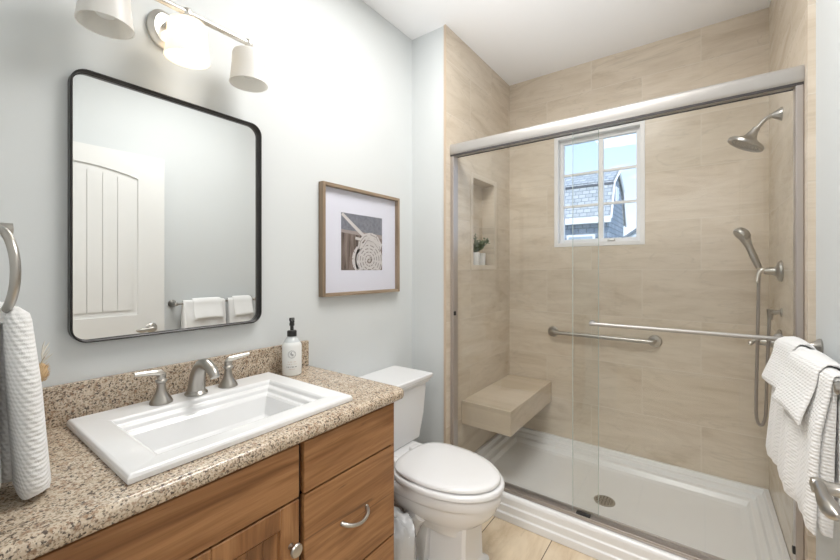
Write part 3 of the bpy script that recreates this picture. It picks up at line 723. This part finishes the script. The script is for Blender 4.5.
# two rows of small lettering strokes
random.seed(9)
for row, (zz, hw_, hh_, mi) in enumerate(((sc_[2] + .058, .016, .0022, 1), (sc_[2] + .049, .018, .0024, 1), (sc_[2] + .038, .022, .0038, 0), (sc_[2] + .029, .012, .0016, 1))):
    x_ = -hw_
    while x_ < hw_:
        w_ = random.uniform(.0012, .0026)
        if random.random() > .16: label_arc(lb, am + x_ / .0385, am + (x_ + w_) / .0385, zz - hh_ / 2, zz + hh_ / 2, mi, n=1)
        x_ += w_ + .0007
lb.build('label_print', [mat('label_grey', (.22, .23, .24), .6), mat('label_tan', (.55, .42, .35), .6)], so, angle=0, recalc=False)

# ================================================================== bud vase behind the hanging towel
vs = thing('bud_vase', (-1.365, .185, .8905), 'small amber bud vase with dried bunny tail behind the hanging towel', 'vase')
vc = (-1.365, .174, .8905)
MB().lathe([(0, 0), (.022, 0), (.036, .012), (.041, .030), (.036, .048), (.020, .062), (.012, .072), (.011, .088), (.015, .092), (.009, .090), (.008, .03), (0, .028)], vc).build('vase_body', mat('amber_wood', (.33, .12, .05), .25), vs)
stm = MB(); stm.tube(bez((vc[0], vc[1], .93), (vc[0], vc[1], 1.0), (vc[0] + .004, vc[1] + .015, 1.02), (vc[0] + .004, vc[1] + .030, 1.045), 8), .0012, 6)
stm.tube(bez((vc[0], vc[1], .93), (vc[0], vc[1], 1.0), (vc[0], vc[1] + .015, 1.04), (vc[0] + .01, vc[1] + .040, 1.095), 8), .001, 6)
stm.build('stems', mat('dry_stem', (.55, .47, .33), .8), vs)
bt = MB(); bt.lathe([(0, -.026), (.007, -.022), (.013, -.008), (.0135, .004), (.009, .018), (0, .028)], (vc[0] + .004, vc[1] + .033, 1.054), (0, .12, 1), 18)
random.seed(3)
for k in range(260):
    a = random.uniform(0, 2 * PI); z = random.uniform(-.024, .022); r = .0125 * math.sqrt(max(0, 1 - (z / .028) ** 2))
    p = V(vc[0] + .004 + r * math.cos(a), vc[1] + .033 + r * math.sin(a), 1.054 + z); d = V(math.cos(a), math.sin(a), .9).normalized()
    bt.tube([p, p + d * .009], [.0006, .0001], 3)
bt.build('bunny_tail', mat('bunny_tail', (.66, .47, .27), .9), vs)
sg = MB()
for k in range(9):
    b0 = V(vc[0] + .006, vc[1] + .036 , 1.075 + k * .004); d = V(random.uniform(-.3, .3), random.uniform(-.1, .8), random.uniform(.5, 1)).normalized()
    sg.tube([b0, b0 + d * .016, b0 + d * .027 + V(0, .003, .002)], [.0010, .0018, .0006], 5)
sg.build('sprig', mat('white_sprig', (.80, .77, .70), .8), vs)

# ================================================================== mirror
mi_ = thing('wall_mirror', (XL, .556, 1.5), 'large rounded rectangle mirror in a thin black metal frame', 'mirror')
my, mz, mhx, mhy = .557, 1.4985, .285, .389
def rr3(x, off, r): return [(x, a, b) for a, b in rrect(my, mz, mhx - off, mhy - off, r, 8)]
MB().ringloft([rr3(XL + .002, 0, .042), rr3(XL + .030, 0, .042), rr3(XL + .032, .002, .040), rr3(XL + .032, .004, .038), rr3(XL + .030, .0055, .0365), rr3(XL + .014, .0055, .0365), rr3(XL + .012, .0075, .0345), rr3(XL + .002, .0075, .0345)]).build('frame', BLACK, mi_, angle=40)
g = MB(); g.loft([rr3(XL + .004, .0065, .0355), rr3(XL + .012, .0065, .0355)]); g.build('mirror_glass', MIRR, mi_, angle=30)

# ================================================================== picture
pf = thing('framed_picture', (XL, 1.417, 1.46), 'oak framed picture of coiled rope on a dock above the toilet', 'picture')
py0, py1, pz0, pz1 = 1.144, 1.700, 1.190, 1.727; ft = .016; fx = XL + .034
MB().box(XL + .001, fx, py0, py0 + ft, pz0, pz1, .0012, 1).build('frame_side', OAK, pf, angle=0)
MB().box(XL + .001, fx, py1 - ft, py1, pz0, pz1, .0012, 1).build('frame_side', OAK, pf, angle=0)
MB().box(XL + .001, fx, py0 + ft, py1 - ft, pz1 - ft, pz1, .0012, 1).build('frame_rail', OAKH, pf, angle=0)
MB().box(XL + .001, fx, py0 + ft, py1 - ft, pz0, pz0 + ft, .0012, 1).build('frame_rail', OAKH, pf, angle=0)
MB().box(XL + .002, XL + .010, py0 + ft, py1 - ft, pz0 + ft, pz1 - ft).build('mat_board', mat('mat_board', (.80, .81, .86), .7), pf, angle=0)
ay0, ay1, az0, az1 = 1.274, 1.573, 1.314, 1.600
AX = XL + .0102
pm = mat('print_sea', (.22, .23, .255), .6); n_, b_ = nodes(pm); n_.links.new(ramp(n_, noise(n_, coords(n_), 60, 3), [(.3, (.17, .18, .205)), (.7, (.25, .26, .285))]), b_.inputs[0])
pp = mat('print_planks', (.2, .15, .12), .6); n_, b_ = nodes(pp); n_.links.new(ramp(n_, noise(n_, coords(n_, (1, 42, 2.5)), 1.6, 4, .6), [(.35, (.035, .025, .02)), (.5, (.17, .13, .105)), (.68, (.33, .27, .23))]), b_.inputs[0])
pr_ = mat('print_rope', (.66, .63, .59), .6); pd = mat('print_rope_dark', (.30, .27, .245), .6); pb = mat('print_beam', (.36, .31, .28), .6)
art = MB()
def AP(u, v, k=0): return (AX + k * .00012, ay0 + u * (ay1 - ay0), az0 + v * (az1 - az0))
art.quad(AP(0, .66), AP(1, .66), AP(1, 1), AP(0, 1), mi=0)
art.quad(AP(0, 0), AP(1, 0), AP(1, .66), AP(0, .66), mi=1)
art.quad(AP(0, .655, 1), AP(1, .60, 1), AP(1, .67, 1), AP(0, .71, 1), mi=4)
def ribbon(pts, w_, k, mi):
    pts = [(max(.0, min(1, a)), max(0, min(1, b))) for a, b in pts]
    for i in range(len(pts) - 1):
        (a, b), (c, d) = pts[i], pts[i + 1]; l = math.hypot(c - a, d - b)
        if l < 1e-6: continue
        nx, ny = -(d - b) / l * w_ / 2, (c - a) / l * w_ / 2
        q = [(a + nx, b + ny), (c + nx, d + ny), (c - nx, d - ny), (a - nx, b - ny)]
        if any(u < -.001 or u > 1.001 or v < -.001 or v > 1.001 for u, v in q): q = [(max(0, min(1, u)), max(0, min(1, v))) for u, v in q]
        art.quad(*[AP(u, v, k) for u, v in q], mi=mi)
def disc(cu, cv, r, k, mi, n=40):
    for i in range(n):
        a, b = 2 * PI * i / n, 2 * PI * (i + 1) / n
        cl = lambda u, v: AP(max(0, min(1, u)), max(0, min(1, v)), k)
        art.quad(cl(cu, cv), cl(cu + r * math.cos(a), cv + r * math.sin(a)), cl(cu + r * math.cos((a + b) / 2), cv + r * math.sin((a + b) / 2)), cl(cu + r * math.cos(b), cv + r * math.sin(b)), mi=mi)
cu, cv = .66, .19
ribbon([(.36, 0), (.31, .1), (.29, .2), (.32, .31), (.40, .40)], .10, 2, 2)
disc(cu, cv, .345, 2, 2)
for t in range(3):      # spiral grooves, dashed strands
    pass
sp_ = []
for i in range(150):
    a = i * .19; r = .07 + .0098 * a; sp_.append((cu + r * math.cos(a), cv + r * math.sin(a)))
for i in range(0, 149, 1):
    if i % 3 != 2: ribbon(sp_[i:i + 2], .018, 4, 3)
disc(cu, cv, .065, 5, 1); ribbon([(cu - .08, cv - .03), (cu - .05, cv + .03), (cu + .0, cv + .05), (cu + .03, cv + .0), (cu - .02, cv - .03)], .045, 6, 2)
ribbon([(.02, .985), (.30, .78), (.62, .56)], .065, 5, 2)
ribbon([(.42, .40), (.44, .52), (.54, .62), (.70, .66), (.84, .62), (.93, .50), (.92, .40)], .085, 7, 2)
ribbon([(.42, .40), (.44, .52), (.54, .62), (.70, .66), (.84, .62), (.93, .50), (.92, .40)], .012, 8, 3)
ribbon([(.50, .42), (.62, .56), (.78, .52), (.88, .42)], .075, 9, 2)
ribbon([(.50, .42), (.62, .56), (.78, .52), (.88, .42)], .010, 10, 3)
ribbon([(.62, .66), (.78, .55), (.99, .47)], .07, 11, 2)
ribbon([(.32, .575), (.46, .555)], .05, 6, 2)
art.build('print', [pm, pp, pr_, pd, pb], pf, angle=0, recalc=False)
MB().box(XL + .026, XL + .0275, py0 + ft, py1 - ft, pz0 + ft, pz1 - ft).build('picture_glass', PGL, pf, angle=0)

# ================================================================== vanity light
vl = thing('vanity_light', (XL, .532, 2.1), 'three shade nickel vanity light on the wall above the mirror', 'wall light')
LX = XL + .125; LZ = 2.130
def oval(x, a, b): return [(x, .505 + a * math.cos(2 * PI * k / 36), 2.108 + b * math.sin(2 * PI * k / 36)) for k in range(36)]
MB().loft([oval(XL + .001, .045, .062), oval(XL + .012, .045, .062), oval(XL + .016, .040, .057), oval(XL + .018, .034, .051), oval(XL + .024, .029, .046)]).build('backplate', LNICK, vl)
MB().tube([(XL + .018, .505, 2.112), (XL + .07, .515, 2.125), (LX, .532, LZ)], [.009, .008, .008], 12).build('arm', LNICK, vl)
MB().tube([(LX, .285, LZ), (LX, .745, LZ)], .0095, 14).build('crossbar', LNICK, vl)
SHD = mat('frosted_shade', (.93, .925, .91), .35); 
SHL = mat('lit_shade', (.86, .83, .78), .35, emit=(1, .86, .66), es=.4)
for m in (SHD, SHL):
    n_, b_ = nodes(m); tl_ = N(n_, 'ShaderNodeBsdfTranslucent'); tl_.inputs[0].default_value = (.9, .88, .84, 1)
    mm = N(n_, 'ShaderNodeMixShader'); mm.inputs[0].default_value = .45; oo = [q for q in n_.nodes if q.type == 'OUTPUT_MATERIAL'][0]
    n_.links.new(b_.outputs[0], mm.inputs[1]); n_.links.new(tl_.outputs[0], mm.inputs[2]); n_.links.new(mm.outputs[0], oo.inputs[0])
for k, yy in enumerate((.326, .532, .735)):
    MB().lathe([(0, -.016), (.010, -.016), (.0135, -.010), (.0135, .008), (.010, .013), (0, .015)], (LX, yy, LZ), seg=20).build('socket_knob', LNICK, vl)
    MB().lathe([(0, -.052), (.022, -.052), (.022, -.040), (.012, -.030), (.008, -.014), (0, -.014)], (LX, yy, LZ), seg=24).build('socket_cap', LNICK, vl)
    zt = LZ - .032
    s_ = MB().lathe([(.018, 0), (.047, -.001), (.052, -.004), (.0545, -.012), (.056, -.05), (.060, -.09), (.064, -.114), (.0615, -.114), (.0575, -.09), (.0535, -.05), (.0515, -.012), (.047, -.006), (.018, -.005)], (LX, yy, zt), seg=40)
    sh_ = s_.build('shade', SHL if k == 1 else SHD, vl, angle=60)
    if k == 1: sh_['label'] = 'lit warm white shade'
    MB().lathe([(0, 0), (.012, -.002), (.014, -.02), (.022, -.045), (.026, -.062), (.020, -.08), (0, -.088)], (LX, yy, zt - .006), seg=20).build('bulb', mat('bulb_lit', (1, .9, .75), .3, emit=(1, .80, .55), es=5) if k == 1 else mat('bulb_off', (.85, .85, .82), .3), vl)

# ================================================================== towel bar with towels on the right wall
BX, BZ = .246, 1.064
tbx = thing('wall_towel_bar', (XR, 1.48, BZ), 'brushed nickel towel bar on the right wall holding white towels', 'towel bar')
MB().tube([(BX, 1.175, BZ), (BX, 1.785, BZ)], .008, 14).build('bar', NICK, tbx)
for yy in (1.18, 1.78):
    MB().lathe([(0, 0), (.027, 0), (.028, .004), (.024, .009), (.013, .02), (.010, .035), (.011, .06), (.013, .067), (.013, .084), (.009, .088), (0, .089)], (XR - .0005, yy, BZ), (-1, 0, 0), 24).build('post', NICK, tbx)

def drape(name, y0, y1, zf, zb, xin, th, seed, xoff=0, wav=.006, hem=True, flare=0.0, layers=1, skew=0):
    """towel folded over the bar. zf/zb: bottom of front/back, xin: inner half gap, th: thickness"""
    random.seed(seed); m = MB(); ny = 40
    for L_ in range(layers):
        t_ = th / layers; i_ = xin + L_ * t_ * 1.02
        z_f = zf + (layers - 1 - L_) * .006; z_b = zb + (layers - 1 - L_) * .004
        rings = []
        for j in range(ny + 1):
            f = j / ny; f = .5 - .5 * math.cos(PI * f); y = y0 + (y1 - y0) * f
            edge = min(f, 1 - f) * (y1 - y0); er = .014; rnd = .12 + .88 * math.sqrt(max(0, 1 - max(0, 1 - edge / er) ** 2))
            ph = seed * 1.7
            def wv(z, s_): return (wav * math.sin(y * 34 + ph + z * 3) + wav * .6 * math.sin(y * 71 + ph * 2 + z * 5)) * min(1, max(0, (BZ + .01 - z)) / .2) * s_
            i2 = i_ + t_ * (1 - rnd) * .5; o2 = i_ + t_ * (1 - (1 - rnd) * .5)
            pts = []
            nz_ = 14
            ob, ib = o2, i2
            def cz(z):
                q = min(1, max(0, (BZ - z) / .13)); return .64 + .36 * q * q * (3 - 2 * q)
            O = lambda z: max(ob * cz(z), .0105 + t_ * .3 * rnd)
            I = lambda z: max(ib * cz(z), .0090) if L_ or xin > .02 else max(.0012, .0095 - max(0, BZ - .008 - z) * .45)
            for k in range(nz_ + 1):          # outer front, bottom up
                z = z_f + (BZ - z_f) * k / nz_; fl = flare * (1 - k / nz_) ** 1.3
                rb = .45 * t_ * rnd * (1 - math.sqrt(max(0, 1 - max(0, 1 - k / 1.5) ** 2))) 
                pts.append((BX - O(z) + rb - fl + wv(z, 1), y, z + .004 * math.sin(y * 23 + ph) * (1 - k / nz_)))
            for k in range(1, 8):
                a = PI * k / 8; pts.append((BX - O(BZ) * math.cos(a), y, BZ + O(BZ) * .95 * math.sin(a)))
            for k in range(nz_ + 1):
                z = BZ - (BZ - z_b) * k / nz_; pts.append((BX + min(O(z), XR - BX - .006), y, z))
            for k in range(nz_ + 1):
                z = z_b + (BZ - z_b) * k / nz_; pts.append((BX + min(I(z), XR - BX - .010), y, z))
            for k in range(1, 8):
                a = PI * k / 8; pts.append((BX + I(BZ) * math.cos(a), y, BZ + I(BZ) * .95 * math.sin(a)))
            for k in range(nz_ + 1):
                z = BZ - (BZ - z_f) * k / nz_; fl = flare * (k / nz_) ** 1.3
                pts.append((BX - I(z) - fl + wv(z, 1), y, z + .004 * math.sin(y * 23 + ph) * (k / nz_)))
            rings.append([(p[0] + skew * (.5 - f) * min(1, max(0, (BX - p[0]) / .02)), p[1], p[2]) for p in pts])
        m.loft(rings)
    return m
bt1 = drape('a', 1.224, 1.520, .715, .76, .0095, .030, 2, layers=2, wav=.005, flare=.016, skew=.022).build('bath_towel', TOWEL, None, angle=55)
tag(bt1, 'white waffle bath towel on the wall bar, nearer the door handle', 'towel', 'towels on the wall bar')
bt2 = drape('b', 1.555, 1.748, .700, .76, .0095, .030, 5, layers=2, wav=.005, flare=.020, skew=.022).build('bath_towel', TOWEL, None, angle=55)
tag(bt2, 'white waffle bath towel on the wall bar, nearer the shower', 'towel', 'towels on the wall bar')
ht1 = drape('c', 1.285, 1.485, .945, .97, .0460, .013, 8, wav=.002, flare=.012, skew=.022).build('hand_towel', TOWEL, None, angle=55)
tag(ht1, 'small white hand towel folded over the bath towel nearer the door handle', 'towel', 'towels on the wall bar')
ht2 = drape('d', 1.590, 1.735, .945, .97, .0460, .013, 11, wav=.002, flare=.012, skew=.022).build('hand_towel', TOWEL, None, angle=55)
tag(ht2, 'small white hand towel folded over the bath towel nearer the shower', 'towel', 'towels on the wall bar')

# ================================================================== towel ring on the near wall
rx, ry, rz, rR = -1.090, .105, 1.315, .083
RA = math.radians(11)
tr_ = thing('towel_ring', (rx, YN, rz + rR), 'brushed nickel towel ring at the left picture edge above the countertop', 'towel ring')
MB().lathe([(0, 0), (.026, 0), (.027, .004), (.022, .010), (.012, .018), (.010, .05), (.012, .062), (.012, .076), (0, .078)], (rx, YN + .0005, rz + rR), (0, 1, 0), 24).build('post', NICK, tr_)
MB().tube([(rx + rR * math.sin(2 * PI * k / 48) * math.cos(RA), ry + rR * math.sin(2 * PI * k / 48) * math.sin(RA), rz + rR * math.cos(2 * PI * k / 48)) for k in range(48)], .0075, 14, cyc=True, up=(0, 1, 0)).build('ring', NICK, tr_)
tw = MB(); zr = rz - rR
def lobe(cx_, hw0, hw1, ycen, yh, zt, zb, lean=0, seed=0, leany=0):
    rings = []; n = 36; K = 26
    for k in range(K + 1):
        f = k / K; z = zt + (zb - zt) * f
        g = min(1, f / .45); hw = hw0 + (hw1 - hw0) * (g * g * (3 - 2 * g)); cap = math.sqrt(max(0, 1 - max(0, 1 - f / .07) ** 2)) * (1 - .12 * max(0, (f - .96) / .04))
        ring = []
        for i in range(n):
            q = 2 * PI * i / n; c, s = math.cos(q), math.sin(q)
            ripple = 1 + .10 * math.sin(3 * q + seed + f * 1.2) * f
            x = cx_ + lean * f + hw * max(.15, cap) * abs(c) ** .8 * (1 if c > 0 else -1) * ripple
            y = ycen + leany * f + yh * (.75 + .25 * g) * max(.15, cap) * abs(s) ** .8 * (1 if s > 0 else -1) * ripple
            ring.append((x, y, z + (.006 * math.sin(q * 2 + seed)) * f))
        rings.append(ring)
    tw.loft(rings)
lobe(-1.050, .024, .050, .127, .024, zr + .016, .902, .026, 1, .019)
lobe(-1.112, .026, .066, .120, .024, zr + .022, .912, .004, 2.5, .006)
lobe(-1.090, .040, .095, .086, .015, zr + .012, .925, .010, 4, .004)
# bight of the cloth that wraps over the ring
tw.tube([(-1.135, .096, zr + .004), (-1.11, .100, zr + .004), (-1.07, .108, zr + .004), (-1.045, .114, zr + .002)], [.016, .022, .022, .016], 16)
tw = tw.build('hand_towel', TOWEL, None, angle=60)
tag(tw, 'white waffle hand towel hanging from the towel ring at far left', 'towel')

# ================================================================== niche plants
LEAF = mat('olive_leaf', (.15, .20, .11), .55); POT = mat('white_pot', (.82, .82, .81), .35); SOIL = mat('soil', (.07, .05, .035), .9)
def pot_plant(y, x, r, hgt, label, leafy, seed):
    random.seed(seed); t = thing('potted_plant', (x, y, NZ0), label, 'plant') if leafy else thing('ceramic_cup', (x, y, NZ0), label, 'cup')
    MB().lathe([(0, 0), (r * .82, 0), (r * .88, .004), (r, hgt), (r * .93, hgt), (r * .86, hgt - .012), (0, hgt - .012)], (x, y, NZ0 + .0005), seg=28).build('pot', POT, t)
    if leafy:
        MB().lathe([(0, 0), (r * .85, 0), (r * .8, .003), (0, .004)], (x, y, NZ0 + hgt - .0115), seg=20).build('soil', SOIL, t)
        lf = MB(); stm = MB()
        for k in range(34):
            a = random.uniform(0, 2 * PI); ln = random.uniform(.06, .145); d = V(math.cos(a) * .7 + .15, math.sin(a) * .9 + .2, random.uniform(.7, 1.5)).normalized()
            p0 = V(x, y, NZ0 + hgt - .01); p1 = p0 + d * ln
            p1.x = max(nd + .012, p1.x)
            stm.tube([p0, (p0 + p1) / 2 + V(0, 0, .006), p1], [.0012, .001, .0006], 5)
            for j in range(10):
                f = random.uniform(.25, 1.05); c = p0 + (p1 - p0) * f; e = V(random.uniform(-1, 1), random.uniform(-1, 1), random.uniform(-.1, 1)).normalized()
                sd_ = e.cross(V(random.uniform(-1, 1), random.uniform(-1, 1), .3)).normalized() * .0058; l_ = random.uniform(.018, .028); up_ = e.cross(sd_).normalized() * .0012
                c2 = c + e * l_
                c2.x = max(nd + .006, c2.x)
                md = (c + c2) / 2
                lf.loft([[c - sd_ * .15, c + up_ * .3, c + sd_ * .15, c - up_ * .3], [md - sd_, md + up_, md + sd_, md - up_], [c2 - sd_ * .1, c2 + up_ * .2, c2 + sd_ * .1, c2 - up_ * .2]])
        stm.build('stems', mat('plant_stem', (.12, .12, .05), .7), t); lf.build('leaves', LEAF, t, angle=0)
pot_plant(2.290, -1.226, .034, .085, 'leafy green plant in a white pot in the shower niche', True, 3)
pot_plant(2.372, -1.224, .034, .082, 'plain white ceramic cup beside the plant in the shower niche', False, 5)
